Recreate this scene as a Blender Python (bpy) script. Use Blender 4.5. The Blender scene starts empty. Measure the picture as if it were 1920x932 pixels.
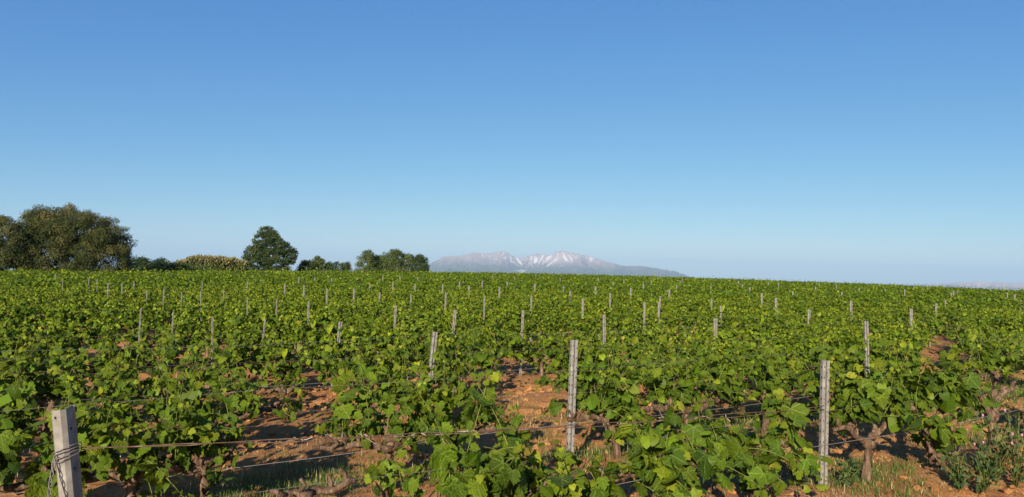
import bpy, bmesh, math, random
import numpy as np
from mathutils import Matrix, Vector, Euler
rng = np.random.default_rng(7)
random.seed(7)
S = bpy.context.scene
COL = S.collection
R = math.radians

# ------------------------------------------------------------------ camera, sky, sun, exposure
F = 1460.0                      # focal length in photo pixels
CAM_H = 1.75
PITCH, ROLL = math.atan(40 / F), R(1.2)
cd = bpy.data.cameras.new('camera'); cam = bpy.data.objects.new('camera', cd); COL.objects.link(cam)
cd.sensor_width = 36.0; cd.lens = 36.0 * F / 1920
cd.clip_start = 0.05; cd.clip_end = 120000
CM = Matrix.Rotation(math.pi / 2 + PITCH, 4, 'X') @ Matrix.Rotation(ROLL, 4, 'Z')
cam.matrix_world = Matrix.Translation((0, 0, CAM_H)) @ CM
S.camera = cam

SUN_EL, SUN_AZ = R(19), R(180 + 13)      # compass azimuth from +Y towards +X
w = bpy.data.worlds.new('World'); S.world = w; w.use_nodes = True
nt = w.node_tree
sky = nt.nodes.new('ShaderNodeTexSky'); sky.sky_type = 'NISHITA'; sky.sun_disc = False
sky.sun_elevation = SUN_EL; sky.sun_rotation = SUN_AZ
sky.air_density = 0.72; sky.dust_density = 0.3; sky.ozone_density = 4.8; sky.altitude = 100
bg = nt.nodes['Background']; bg.inputs['Strength'].default_value = 0.064
sp_ = nt.nodes.new('ShaderNodeSeparateColor'); cb_ = nt.nodes.new('ShaderNodeCombineColor')
nt.links.new(sky.outputs['Color'], sp_.inputs['Color'])
for ch, g_, k_ in (('Red', 1.15, 0.80), ('Green', 0.82, 1.25), ('Blue', 0.42, 2.75)):      # the clear sky's own colour: a flatter blue, as photographed
    pw = nt.nodes.new('ShaderNodeMath'); pw.operation = 'POWER'; pw.inputs[1].default_value = g_; nt.links.new(sp_.outputs[ch], pw.inputs[0])
    ml = nt.nodes.new('ShaderNodeMath'); ml.operation = 'MULTIPLY'; ml.inputs[1].default_value = k_; nt.links.new(pw.outputs[0], ml.inputs[0])
    nt.links.new(ml.outputs[0], cb_.inputs[ch])
nt.links.new(cb_.outputs['Color'], bg.inputs['Color'])
sl = bpy.data.lights.new('sun', 'SUN'); sl.energy = 5.0; sl.angle = R(0.5); sl.color = (1.0, 0.87, 0.70)
sun = bpy.data.objects.new('sun', sl); COL.objects.link(sun)
SD = Vector((math.sin(SUN_AZ) * math.cos(SUN_EL), math.cos(SUN_AZ) * math.cos(SUN_EL), math.sin(SUN_EL)))
sun.rotation_euler = SD.to_track_quat('Z', 'Y').to_euler(); sun.location = (-6, -20, 8)
S.view_settings.view_transform = 'Standard'; S.view_settings.look = 'None'
S.view_settings.gamma = 1.0; S.view_settings.exposure = 0.95
S.render.engine = 'CYCLES'
S.cycles.max_bounces = 6; S.cycles.transparent_max_bounces = 6; S.cycles.volume_bounces = 0

# ------------------------------------------------------------------ helpers
def ray(px, py):
    d = CM.to_3x3() @ Vector(((px - 960) / F, (466 - py) / F, -1.0))
    return d
def at_dist(px, py, dist):          # the point seen at a photo pixel at a ground distance
    d = ray(px, py); k = dist / math.hypot(d.x, d.y)
    return Vector((d.x * k, d.y * k, CAM_H + d.z * k))
def px_of(x, y, z):
    v = CM.to_3x3().transposed() @ Vector((x, y, z - CAM_H))
    return (960 + F * v.x / -v.z, 466 - F * v.y / -v.z) if v.z < -0.01 else (-9999, -9999)

def vnoise(x, y, seed=0):           # smooth value noise, 0..1
    x = np.asarray(x, float); y = np.asarray(y, float)
    xi = np.floor(x).astype(np.int64); yi = np.floor(y).astype(np.int64)
    fx = x - xi; fy = y - yi
    fx = fx * fx * (3 - 2 * fx); fy = fy * fy * (3 - 2 * fy)
    def h(a, b):
        n = (a * 374761393 + b * 668265263 + seed * 1442695041) & 0xffffffff
        n = ((n ^ (n >> 13)) * 1274126177) & 0xffffffff
        return ((n ^ (n >> 16)) & 0xffff) / 65535.0
    return (h(xi, yi) * (1 - fx) + h(xi + 1, yi) * fx) * (1 - fy) + (h(xi, yi + 1) * (1 - fx) + h(xi + 1, yi + 1) * fx) * fy
def fbm(x, y, o=4, seed=0):
    s = 0; a = 0.5
    for k in range(o):
        s = s + a * vnoise(x * 2 ** k, y * 2 ** k, seed + k * 17); a *= 0.5
    return s

U = np.array([math.sin(R(56)), math.cos(R(56))])      # along the rows
N = np.array([-U[1], U[0]])                           # across the rows
N0, SP = 3.76, 1.6
def row_n(k): return N0 + SP * k
ROWANG = math.atan2(U[1], U[0])

def base_z(x, y):                    # the broad swell of the field
    x = np.asarray(x, float); y = np.asarray(y, float)
    r = np.hypot(x, y)
    xx = np.clip(x, -90, 110)
    near = 0.0030 * np.clip(y, -20, 130) - 1.8e-4 * xx * xx
    d = np.maximum(np.maximum(y - 128, 0), np.maximum(r - 150, 0))
    return near - 0.02 * d * (d / (d + 30)) - 0.9 * np.clip((-y + 1.0) / 2.0, 0, 1) * 0
def ground_z(x, y):
    x = np.asarray(x, float); y = np.asarray(y, float)
    r = np.hypot(x, y); f = np.clip(1.25 - r / 45, 0, 1)
    n = N[0] * x + N[1] * y
    ph = (n - N0) / SP
    furrow = 0.035 * np.cos(2 * np.pi * ph) * (n > 2.6)
    b = fbm(x * 1.3, y * 1.3, 3, 3) - 0.45
    c = fbm(x * 5.5, y * 5.5, 3, 9); c = np.abs(c - 0.44) * 2
    c2 = np.abs(fbm(x * 15, y * 15, 2, 21) - 0.37) * 2
    c = c + 0.28 * c2
    till = np.clip(0.35 - 0.9 * np.cos(2 * np.pi * ph), 0.12, 1) * np.clip((n - 2.2) / 1.0, 0.6, 1)
    return base_z(x, y) + f * (furrow + 0.10 * b + 0.16 * (0.25 - c) * till)

def new_mesh(name, verts, faces, mats=(), smooth=False):
    """verts (n,3); faces: list of index arrays, each (k, m)"""
    me = bpy.data.meshes.new(name)
    verts = np.ascontiguousarray(verts, dtype=np.float32)
    if isinstance(faces, np.ndarray): faces = [faces]
    faces = [np.asarray(f) for f in faces if len(f)]
    me.vertices.add(len(verts)); me.vertices.foreach_set('co', verts.ravel())
    li = np.concatenate([f.ravel() for f in faces]).astype(np.int32)
    tot = np.concatenate([np.full(len(f), f.shape[1], np.int32) for f in faces])
    st = np.concatenate([[0], np.cumsum(tot)[:-1]]).astype(np.int32)
    me.loops.add(len(li)); me.loops.foreach_set('vertex_index', li)
    me.polygons.add(len(tot)); me.polygons.foreach_set('loop_start', st); me.polygons.foreach_set('loop_total', tot)
    me.polygons.foreach_set('use_smooth', np.full(len(tot), bool(smooth)))
    me.update(calc_edges=True); me.validate()
    for m in mats: me.materials.append(m)
    return me
def set_attr(me, name, vals):        # float attribute on points
    a = me.attributes.new(name, 'FLOAT', 'POINT'); a.data.foreach_set('value', np.asarray(vals, np.float32))
def link(name, me, parent=None, loc=None, kind=None):
    o = bpy.data.objects.new(name, me); COL.objects.link(o)
    if parent: o.parent = parent
    if loc is not None: o.location = loc
    if kind: o['kind'] = kind
    return o
def tag(o, label, cat, group=None):
    o['label'] = label; o['category'] = cat
    if group: o['group'] = group
    return o
def empty(name, loc, rz=0):
    o = bpy.data.objects.new(name, None); COL.objects.link(o); o.location = loc; o.rotation_euler = (0, 0, rz)
    o.empty_display_size = 0.1
    return o

class MB:                            # collects tubes and prisms
    def __init__(s): s.v = []; s.f = {}; s.n = 0
    def add(s, v, f):
        s.v.append(np.asarray(v, float))
        for q in f: s.f.setdefault(len(q), []).append([i + s.n for i in q])
        s.n += len(v)
    def tube(s, pts, rad, sides=6, noise=0.0, cap=True):
        pts = [Vector(p) for p in pts]
        if not hasattr(rad, '__len__'): rad = [rad] * len(pts)
        v = []; f = []; ref = Vector((0.3, 0.9, 0.17)).normalized()
        for i, p in enumerate(pts):
            t = (pts[min(i + 1, len(pts) - 1)] - pts[max(i - 1, 0)])
            t = t.normalized() if t.length > 1e-9 else Vector((0, 0, 1))
            a = t.cross(ref)
            if a.length < 0.05: a = t.cross(Vector((1, 0, 0)))
            a.normalize(); b = t.cross(a); ref = b.cross(t) if False else ref
            for j in range(sides):
                an = 2 * math.pi * j / sides
                r = rad[i] * (1 + noise * (random.random() - 0.5) * 1.3 + noise * (1.1 * math.sin(3 * an + i * 0.5 + s.n) + 0.6 * math.sin(5 * an - i * 0.8)))
                v.append(p + a * (r * math.cos(an)) + b * (r * math.sin(an)))
        m = len(pts)
        for i in range(m - 1):
            for j in range(sides):
                f.append((i * sides + j, i * sides + (j + 1) % sides, (i + 1) * sides + (j + 1) % sides, (i + 1) * sides + j))
        if cap:
            f.append(tuple(range(sides))[::-1]); f.append(tuple((m - 1) * sides + j for j in range(sides)))
        s.add([tuple(q) for q in v], f)
    def box(s, c, h, M=None):
        v = [Vector((c[0] + h[0] * a, c[1] + h[1] * b, c[2] + h[2] * d)) for a in (-1, 1) for b in (-1, 1) for d in (-1, 1)]
        if M is not None: v = [M @ q for q in v]
        s.add([tuple(q) for q in v], [(0, 1, 3, 2), (4, 6, 7, 5), (0, 4, 5, 1), (2, 3, 7, 6), (0, 2, 6, 4), (1, 5, 7, 3)])
    def mesh(s, name, mat, smooth=True):
        return new_mesh(name, np.concatenate(s.v), [np.array(q) for q in s.f.values()], [mat], smooth)
    def build(s, name, mat, parent=None, smooth=True, kind=None):
        return link(name, s.mesh(name, mat, smooth), parent, kind=kind)

# ------------------------------------------------------------------ materials
def mat_new(name):
    m = bpy.data.materials.new(name); m.use_nodes = True
    nt = m.node_tree; b = nt.nodes['Principled BSDF']
    return m, nt, b
def nd(nt, t, **kw):
    n = nt.nodes.new(t)
    for k, v in kw.items(): setattr(n, k, v)
    return n
def ramp(nt, stops):
    r = nd(nt, 'ShaderNodeValToRGB'); e = r.color_ramp.elements
    while len(e) < len(stops): e.new(0.5)
    for q, (p, c) in zip(e, stops): q.position = p; q.color = (*c, 1)
    return r
def noise_n(nt, scale, detail=4, rough=0.55, vec=None):
    n = nd(nt, 'ShaderNodeTexNoise'); n.inputs['Scale'].default_value = scale
    n.inputs['Detail'].default_value = detail; n.inputs['Roughness'].default_value = rough
    if vec: nt.links.new(vec, n.inputs['Vector'])
    return n
def bump(nt, b, h, strength=0.5, dist=0.02):
    k = nd(nt, 'ShaderNodeBump'); k.inputs['Strength'].default_value = strength; k.inputs['Distance'].default_value = dist
    nt.links.new(h, k.inputs['Height']); nt.links.new(k.outputs['Normal'], b.inputs['Normal'])

def leaf_material(name, source, stops, transl=0.3, rough=0.5, veins=False, spec=0.15, vr=0.3):
    m, nt, b = mat_new(name)
    L = nt.links
    if source == 'object':
        oi = nd(nt, 'ShaderNodeObjectInfo'); sep = nd(nt, 'ShaderNodeSeparateColor'); L.new(oi.outputs['Color'], sep.inputs['Color'])
        tone = sep.outputs['Red']; rnd = oi.outputs['Random']
    else:
        at = nd(nt, 'ShaderNodeAttribute', attribute_name='tone'); tone = at.outputs['Fac']
        rnd = nd(nt, 'ShaderNodeNewGeometry').outputs['Random Per Island']
    r = ramp(nt, stops); L.new(tone, r.inputs['Fac'])
    hsv = nd(nt, 'ShaderNodeHueSaturation')
    mr = nd(nt, 'ShaderNodeMapRange'); mr.inputs['To Min'].default_value = 1 - vr; mr.inputs['To Max'].default_value = 1 + vr
    L.new(rnd, mr.inputs['Value']); L.new(mr.outputs['Result'], hsv.inputs['Value'])
    mr2 = nd(nt, 'ShaderNodeMapRange'); mr2.inputs['To Min'].default_value = 0.485; mr2.inputs['To Max'].default_value = 0.51
    wn = nd(nt, 'ShaderNodeTexWhiteNoise', noise_dimensions='1D'); L.new(rnd, wn.inputs['W']); L.new(wn.outputs['Value'], mr2.inputs['Value'])
    L.new(mr2.outputs['Result'], hsv.inputs['Hue']); L.new(r.outputs['Color'], hsv.inputs['Color'])
    col = hsv.outputs['Color']
    if veins:
        tc = nd(nt, 'ShaderNodeTexCoord'); sp = nd(nt, 'ShaderNodeSeparateXYZ'); L.new(tc.outputs['Object'], sp.inputs['Vector'])
        def mt(op, a, b_=None):
            q = nd(nt, 'ShaderNodeMath', operation=op)
            for i, v in enumerate((a, b_)):
                if v is None: continue
                if isinstance(v, (int, float)): q.inputs[i].default_value = v
                else: L.new(v, q.inputs[i])
            return q.outputs[0]
        ang = mt('ARCTAN2', sp.outputs['X'], sp.outputs['Y'])
        rad = mt('SQRT', mt('ADD', mt('MULTIPLY', sp.outputs['X'], sp.outputs['X']), mt('MULTIPLY', sp.outputs['Y'], sp.outputs['Y'])))
        dv = mt('MULTIPLY', mt('ABSOLUTE', mt('SINE', mt('MULTIPLY', ang, 3.6))), rad)
        vm = nd(nt, 'ShaderNodeMapRange'); vm.inputs['From Min'].default_value = 0.035; vm.inputs['From Max'].default_value = 0.09
        vm.inputs['To Min'].default_value = 0.38; vm.inputs['To Max'].default_value = 0.0; L.new(dv, vm.inputs['Value'])
        mx = nd(nt, 'ShaderNodeMix', data_type='RGBA'); L.new(vm.outputs['Result'], mx.inputs['Factor']); L.new(col, mx.inputs['A'])
        mx.inputs['B'].default_value = (0.26, 0.36, 0.07, 1); col = mx.outputs['Result']
        nz = noise_n(nt, 9, 3, vec=tc.outputs['Object']); bump(nt, b, nz.outputs['Fac'], 0.6, 0.03)
    L.new(col, b.inputs['Base Color']); b.inputs['Roughness'].default_value = rough
    b.inputs['Specular IOR Level'].default_value = spec
    tr = nd(nt, 'ShaderNodeBsdfTranslucent'); h2 = nd(nt, 'ShaderNodeHueSaturation'); h2.inputs['Hue'].default_value = 0.48
    h2.inputs['Value'].default_value = 1.3; L.new(col, h2.inputs['Color']); L.new(h2.outputs['Color'], tr.inputs['Color'])
    ms = nd(nt, 'ShaderNodeMixShader'); ms.inputs['Fac'].default_value = transl
    L.new(b.outputs['BSDF'], ms.inputs[1]); L.new(tr.outputs['BSDF'], ms.inputs[2])
    L.new(ms.outputs['Shader'], nt.nodes['Material Output'].inputs['Surface'])
    return m

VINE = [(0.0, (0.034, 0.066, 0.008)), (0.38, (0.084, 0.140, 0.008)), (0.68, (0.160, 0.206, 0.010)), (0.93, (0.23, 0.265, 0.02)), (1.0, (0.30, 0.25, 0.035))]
M_leaf = leaf_material('vine_leaf', 'object', VINE, veins=True)
M_fol = leaf_material('vine_foliage', 'attr', VINE)
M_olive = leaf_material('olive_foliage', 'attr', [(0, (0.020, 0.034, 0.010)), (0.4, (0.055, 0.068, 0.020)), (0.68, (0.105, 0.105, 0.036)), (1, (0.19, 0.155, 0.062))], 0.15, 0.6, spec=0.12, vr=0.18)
M_dark = leaf_material('dark_foliage', 'attr', [(0, (0.016, 0.036, 0.010)), (0.5, (0.036, 0.060, 0.016)), (1, (0.085, 0.105, 0.03))], 0.15, 0.55, spec=0.2)
M_bush = leaf_material('bush_foliage', 'attr', [(0, (0.020, 0.045, 0.012)), (0.5, (0.05, 0.08, 0.02)), (1, (0.12, 0.14, 0.04))], 0.2, 0.55, spec=0.2)
M_reed = leaf_material('reed_foliage', 'attr', [(0, (0.035, 0.06, 0.012)), (0.45, (0.10, 0.11, 0.03)), (0.7, (0.13, 0.115, 0.055)), (1, (0.24, 0.19, 0.115))], 0.15, 0.7, spec=0.1)
M_grass = leaf_material('grass_blades', 'attr', [(0, (0.04, 0.09, 0.015)), (0.5, (0.10, 0.15, 0.03)), (0.8, (0.28, 0.25, 0.09)), (1, (0.5, 0.42, 0.24))], 0.2, 0.6, spec=0.15)

def wood(name, c1, c2, c3, scale=22):
    m, nt, b = mat_new(name); tc = nd(nt, 'ShaderNodeTexCoord')
    mp = nd(nt, 'ShaderNodeMapping'); mp.inputs['Scale'].default_value = (1, 1, 0.25); nt.links.new(tc.outputs['Object'], mp.inputs['Vector'])
    n = noise_n(nt, scale, 6, 0.65, mp.outputs['Vector']); r = ramp(nt, [(0.3, c1), (0.5, c2), (0.72, c3)])
    nt.links.new(n.outputs['Fac'], r.inputs['Fac']); nt.links.new(r.outputs['Color'], b.inputs['Base Color'])
    n2 = noise_n(nt, scale * 3, 5, 0.7, mp.outputs['Vector'])
    ad = nd(nt, 'ShaderNodeMath', operation='ADD'); nt.links.new(n.outputs['Fac'], ad.inputs[0]); nt.links.new(n2.outputs['Fac'], ad.inputs[1])
    bump(nt, b, ad.outputs[0], 1.0, 0.015); b.inputs['Roughness'].default_value = 0.9; b.inputs['Specular IOR Level'].default_value = 0.1
    return m
M_bark = wood('vine_bark', (0.028, 0.018, 0.011), (0.12, 0.076, 0.047), (0.30, 0.215, 0.145), 24)
M_trunk = wood('tree_bark', (0.035, 0.025, 0.016), (0.08, 0.06, 0.04), (0.14, 0.11, 0.08), 6)
M_cane = wood('green_cane', (0.10, 0.13, 0.03), (0.17, 0.19, 0.05), (0.28, 0.22, 0.09), 14)

def metal(name, c1, c2, c3, rough=0.5, met=0.55, scale=18):
    m, nt, b = mat_new(name); tc = nd(nt, 'ShaderNodeTexCoord')
    n = noise_n(nt, scale, 5, 0.6, tc.outputs['Object']); r = ramp(nt, [(0.3, c1), (0.55, c2), (0.75, c3)])
    nt.links.new(n.outputs['Fac'], r.inputs['Fac']); nt.links.new(r.outputs['Color'], b.inputs['Base Color'])
    b.inputs['Metallic'].default_value = met; b.inputs['Roughness'].default_value = rough
    return m
M_post = metal('galvanized_post', (0.13, 0.12, 0.105), (0.22, 0.205, 0.18), (0.30, 0.28, 0.25), 0.6, 0.15)
M_post2 = metal('weathered_post', (0.14, 0.132, 0.115), (0.215, 0.203, 0.18), (0.29, 0.275, 0.245), 0.7, 0.1)
M_notch_shade = metal('notch_shade', (0.02, 0.02, 0.02), (0.03, 0.028, 0.025), (0.05, 0.04, 0.035), 0.9, 0.0)  # near-black colour for solid nubs, painted in for the shade inside notch holes
M_wire = metal('steel_wire', (0.30, 0.28, 0.26), (0.42, 0.40, 0.37), (0.55, 0.53, 0.5), 0.5, 0.5, 8)
M_wire2 = metal('dull_wire', (0.10, 0.09, 0.08), (0.17, 0.155, 0.14), (0.26, 0.25, 0.23), 0.7, 0.3, 8)
M_rust = metal('rusty_wire', (0.07, 0.035, 0.02), (0.13, 0.075, 0.045), (0.25, 0.19, 0.14), 0.8, 0.2, 12)
M_tend = metal('dry_tendril', (0.20, 0.15, 0.10), (0.34, 0.28, 0.21), (0.50, 0.44, 0.36), 0.9, 0.0, 10)

def soil_material():
    m, nt, b = mat_new('tilled_soil'); L = nt.links
    tc = nd(nt, 'ShaderNodeTexCoord')
    n1 = noise_n(nt, 0.9, 4, 0.6, tc.outputs['Object']); n2 = noise_n(nt, 14, 6, 0.68, tc.outputs['Object']); n3 = noise_n(nt, 70, 4, 0.7, tc.outputs['Object'])
    r = ramp(nt, [(0.28, (0.17, 0.075, 0.030)), (0.44, (0.38, 0.175, 0.066)), (0.58, (0.49, 0.25, 0.098)), (0.78, (0.58, 0.34, 0.16))])
    mx = nd(nt, 'ShaderNodeMath', operation='MULTIPLY_ADD'); mx.inputs[1].default_value = 0.55
    L.new(n1.outputs['Fac'], mx.inputs[0])
    m2 = nd(nt, 'ShaderNodeMath', operation='MULTIPLY'); m2.inputs[1].default_value = 0.48; L.new(n2.outputs['Fac'], m2.inputs[0]); L.new(m2.outputs[0], mx.inputs[2])
    L.new(mx.outputs[0], r.inputs['Fac'])
    L.new(r.outputs['Color'], b.inputs['Base Color'])
    ad = nd(nt, 'ShaderNodeMath', operation='ADD'); L.new(n2.outputs['Fac'], ad.inputs[0]); L.new(n3.outputs['Fac'], ad.inputs[1])
    bump(nt, b, ad.outputs[0], 0.9, 0.035)
    b.inputs['Roughness'].default_value = 0.95; b.inputs['Specular IOR Level'].default_value = 0.05
    return m
M_soil = soil_material()

# ------------------------------------------------------------------ ground: one sheet to the horizon
def axis(lo, hi, step, far, g=1.16):
    a = list(np.arange(lo, hi + 1e-6, step)); s = step
    while a[-1] < far: s *= g; a.append(a[-1] + s)
    s = step; pre = []; p = lo
    while p > -far: s *= g; p -= s; pre.append(p)
    return np.array(pre[::-1] + a)
gx = axis(-8.5, 12.5, 0.062, 26000); gy = axis(2.6, 15, 0.062, 26000)
GX, GY = np.meshgrid(gx, gy); GZ = ground_z(GX, GY)
nx, ny = len(gx), len(gy)
idx = np.arange(nx * ny).reshape(ny, nx)
gf = np.stack([idx[:-1, :-1], idx[:-1, 1:], idx[1:, 1:], idx[1:, :-1]], -1).reshape(-1, 4)
ground = link('ground', new_mesh('ground', np.stack([GX, GY, GZ], -1).reshape(-1, 3), gf, [M_soil], True), kind='structure')

# ------------------------------------------------------------------ mountains
def rock_material():
    m, nt, b = mat_new('mountain_rock'); L = nt.links
    at = nd(nt, 'ShaderNodeAttribute', attribute_name='snow'); al = nd(nt, 'ShaderNodeAttribute', attribute_name='alt')
    tc = nd(nt, 'ShaderNodeTexCoord'); n = noise_n(nt, 0.0035, 6, 0.65, tc.outputs['Object'])
    ad = nd(nt, 'ShaderNodeMath', operation='MULTIPLY_ADD'); ad.inputs[1].default_value = 0.5; L.new(n.outputs['Fac'], ad.inputs[0]); L.new(al.outputs['Fac'], ad.inputs[2])
    r = ramp(nt, [(0.5, (0.045, 0.055, 0.035)), (0.72, (0.10, 0.10, 0.075)), (0.86, (0.21, 0.175, 0.165)), (1.0, (0.36, 0.275, 0.25))])
    L.new(ad.outputs[0], r.inputs['Fac'])
    mx = nd(nt, 'ShaderNodeMix', data_type='RGBA'); L.new(at.outputs['Fac'], mx.inputs['Factor']); L.new(r.outputs['Color'], mx.inputs['A'])
    mx.inputs['B'].default_value = (0.85, 0.85, 0.86, 1)
    L.new(mx.outputs['Result'], b.inputs['Base Color']); b.inputs['Roughness'].default_value = 0.95
    return m
M_rock = rock_material()

def mountain(name, prof, D, depth, foot, snow_spots, seed, nu=560, nv=70, snow_amt=1.0):
    pxs = np.linspace(prof[0][0], prof[-1][0], nu)
    pys = np.interp(pxs, [p[0] for p in prof], [p[1] for p in prof])
    pys = pys + (fbm(pxs * 0.16, pxs * 0 + seed, 5, seed) - 0.47) * 3.4
    top = [at_dist(a, b_, D) for a, b_ in zip(pxs, pys)]
    X = np.array([t.x for t in top]); Y = np.array([t.y for t in top]); Z = np.array([t.z for t in top])
    az = np.arctan2(X, Y)
    V = np.linspace(-0.15, 1, nv)                         # -: far side, 0: crest, 1: foot towards us
    vv, _ = np.meshgrid(V, X, indexing='ij')
    rad = D - vv * depth
    uu = np.broadcast_to(az * D, vv.shape)
    w1 = fbm(uu / 900, rad / 1500, 3, seed + 1) - 0.5
    rid = 1 - np.abs(2 * fbm(uu / 1100 + w1 * 1.3, rad / 4200, 4, seed + 2) - 0.95) * 2.0
    rid2 = 1 - np.abs(2 * fbm(uu / 330 + w1 * 2.5, rad / 1500, 3, seed + 5) - 0.9) * 2.0
    a = np.abs(vv)
    fall = (1 - np.clip(a, 0, 1) ** 0.85)
    zz = foot + (Z[None] - foot) * fall
    amp = np.clip(a * 6, 0, 1) * (1 - a * 0.6)
    H = (Z - foot).max()
    zz = zz + amp * H * (0.15 * (rid - 0.75) + 0.05 * (rid2 - 0.7))
    lim = CAM_H + (Z[None] - CAM_H) * rad / D - 3             # nothing pokes above the traced crest line
    zz = np.where(vv == 0, Z[None], np.minimum(zz, lim))
    ppx = np.broadcast_to(pxs, vv.shape)
    spot = np.zeros_like(vv)
    for c, w_, lowv, s in snow_spots:
        spot = np.maximum(spot, s * np.exp(-((ppx - c) / w_) ** 2) * np.clip(1.25 - a / lowv, 0, 1))
    streak = 1 - np.abs(2 * fbm(uu / 75 + w1 * 5 + a * 14 * np.sin(ppx * 0.075), rad / 1600, 3, seed + 11) - 0.92) * 4.2
    sn = np.clip((streak * 0.95 + (1 - rid) * 0.12 + spot * 0.58 - 1.04) * 3.0, 0, 0.58) * (spot > 0.05) * snow_amt
    me = new_mesh(name, np.stack([np.sin(az)[None] * rad, np.cos(az)[None] * rad, zz], -1).reshape(-1, 3),
                  (lambda i: np.stack([i[:-1, :-1], i[1:, :-1], i[1:, 1:], i[:-1, 1:]], -1).reshape(-1, 4))(np.arange(nu * nv).reshape(nv, nu)), [M_rock], True)
    set_attr(me, 'snow', sn.ravel()); set_attr(me, 'alt', np.clip((zz - foot) / H, 0, 1).ravel())
    o = link(name, me, kind='structure')
    return o
mountain('mountain', [(700, 512), (760, 506), (803, 497), (830, 482), (850, 480), (868, 479), (885, 474), (905, 475), (925, 474), (940, 471.5), (952, 474), (962, 480),
    (975, 485), (990, 480), (1005, 476), (1020, 476.5), (1032, 479), (1045, 472.5), (1060, 470.5), (1076, 475), (1092, 478), (1110, 482), (1130, 488), (1150, 493.5),
    (1165, 497.5), (1185, 498.5), (1208, 499), (1225, 502), (1245, 506), (1262, 507.5), (1290, 518), (1340, 530)], 22000, 5200, -420,
    [(912, 16, 0.22, 0.7), (945, 26, 0.42, 1.0), (975, 20, 0.5, 0.95), (1003, 14, 0.36, 1.15), (1030, 16, 0.42, 1.0), (1064, 13, 0.2, 1.0), (1080, 18, 0.14, 0.95), (1110, 16, 0.12, 0.7)], 5)
mountain('far_hills', [(1400, 533), (1440, 529), (1470, 526), (1485, 525.5), (1510, 528), (1560, 531), (1620, 532.5), (1660, 532), (1705, 533), (1750, 532), (1790, 529.5), (1815, 528),
    (1832, 526.5), (1850, 528), (1875, 529), (1900, 530), (1930, 529), (2000, 532), (2150, 534)], 24500, 2600, -500,
    [(1835, 22, 0.2, 0.9), (1800, 10, 0.15, 0.7), (1880, 14, 0.15, 0.7)], 31, nu=360, nv=36, snow_amt=0.35)

# ------------------------------------------------------------------ grape leaves
HALF = [(0.0, 0.03), (0.10, -0.10), (0.24, -0.17), (0.36, -0.08), (0.47, 0.0), (0.47, 0.13), (0.58, 0.27), (0.50, 0.36), (0.36, 0.40), (0.45, 0.55), (0.41, 0.70), (0.26, 0.66), (0.20, 0.80), (0.11, 0.86), (0.0, 1.02)]
def leaf_mesh(name, cup, fold, droop, seed, mat):
    r = np.random.default_rng(seed)
    R_ = [(x * (1 + r.normal() * 0.05), y + r.normal() * 0.02) for x, y in HALF[1:-1]]
    L_ = [(-x * (1 + r.normal() * 0.05), y + r.normal() * 0.02) for x, y in HALF[1:-1]]
    out = [HALF[0]] + R_ + [HALF[-1]] + L_[::-1]
    def z(x, y):
        return fold * abs(x) + cup * (x * x + (y - 0.3) ** 2) - droop * max(0, y - 0.25) ** 2 + 0.035 * math.sin(9 * x + seed) * math.cos(7 * y)
    inner = [(0, 0.12), (0.22, 0.12), (0.2, 0.42), (0.0, 0.6), (-0.2, 0.42), (-0.22, 0.12)]
    v = [(x, y, z(x, y)) for x, y in out] + [(x, y, z(x, y) - 0.01) for x, y in inner]
    n = len(out); m = n // 2    # index of tip = 14
    I = lambda k: n + k
    f = []
    def fan(c, seq):
        for a, b in zip(seq[:-1], seq[1:]): f.append((c, a, b))
    fan(I(0), [0, 1, 2]); fan(I(1), [2, 3, 4, 5, 6, 7]); fan(I(2), [8, 9, 10, 11]); fan(I(3), [11, 12, 13, 14])
    f += [(I(0), 2, I(1)), (I(1), 7, 8), (I(1), 8, I(2)), (I(2), 11, I(3)), (I(0), I(1), I(2)), (I(0), I(2), I(3))]
    mir = lambda k: k if k in (0, 14) else (28 - k if k < n else {I(0): I(0), I(3): I(3), I(1): I(5), I(2): I(4)}[k])
    f += [tuple(mir(k) for k in t)[::-1] for t in list(f)]
    return new_mesh(name, np.array(v), [np.array(f)], [mat], True)
LEAVES = [leaf_mesh('vine_leaf', c, fo, d, s, M_leaf) for s, (c, fo, d) in enumerate([(0.05, 0.06, 0.18), (-0.2, 0.1, 0.1), (0.22, 0.02, 0.35), (-0.12, -0.16, 0.22), (0.1, 0.22, 0.05), (-0.3, 0.02, 0.3), (0.28, 0.12, -0.15)])]

# templates for joined leaves: (verts, faces)
T_MID = (np.array([(0, 0, 0.0), (0.42, -0.1, 0.03), (0.52, 0.32, -0.03), (0.3, 0.75, -0.06), (0, 1.0, -0.16), (-0.3, 0.75, -0.06), (-0.52, 0.32, -0.03), (-0.42, -0.1, 0.03), (0, 0.4, 0.07)]),
         np.array([(8, 0, 1), (8, 1, 2), (8, 2, 3), (8, 3, 4), (8, 4, 5), (8, 5, 6), (8, 6, 7), (8, 7, 0)]))
T_FAR = (np.array([(0, -0.05, 0), (0.5, 0.35, -0.08), (0, 0.95, -0.05), (-0.5, 0.35, -0.08)]), np.array([(0, 1, 2), (0, 2, 3)]))
T_OVAL = (np.array([(0, 0, 0), (0.24, 0.45, -0.05), (0, 1.0, -0.08), (-0.24, 0.45, -0.05)]), np.array([(0, 1, 2), (0, 2, 3)]))

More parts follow.
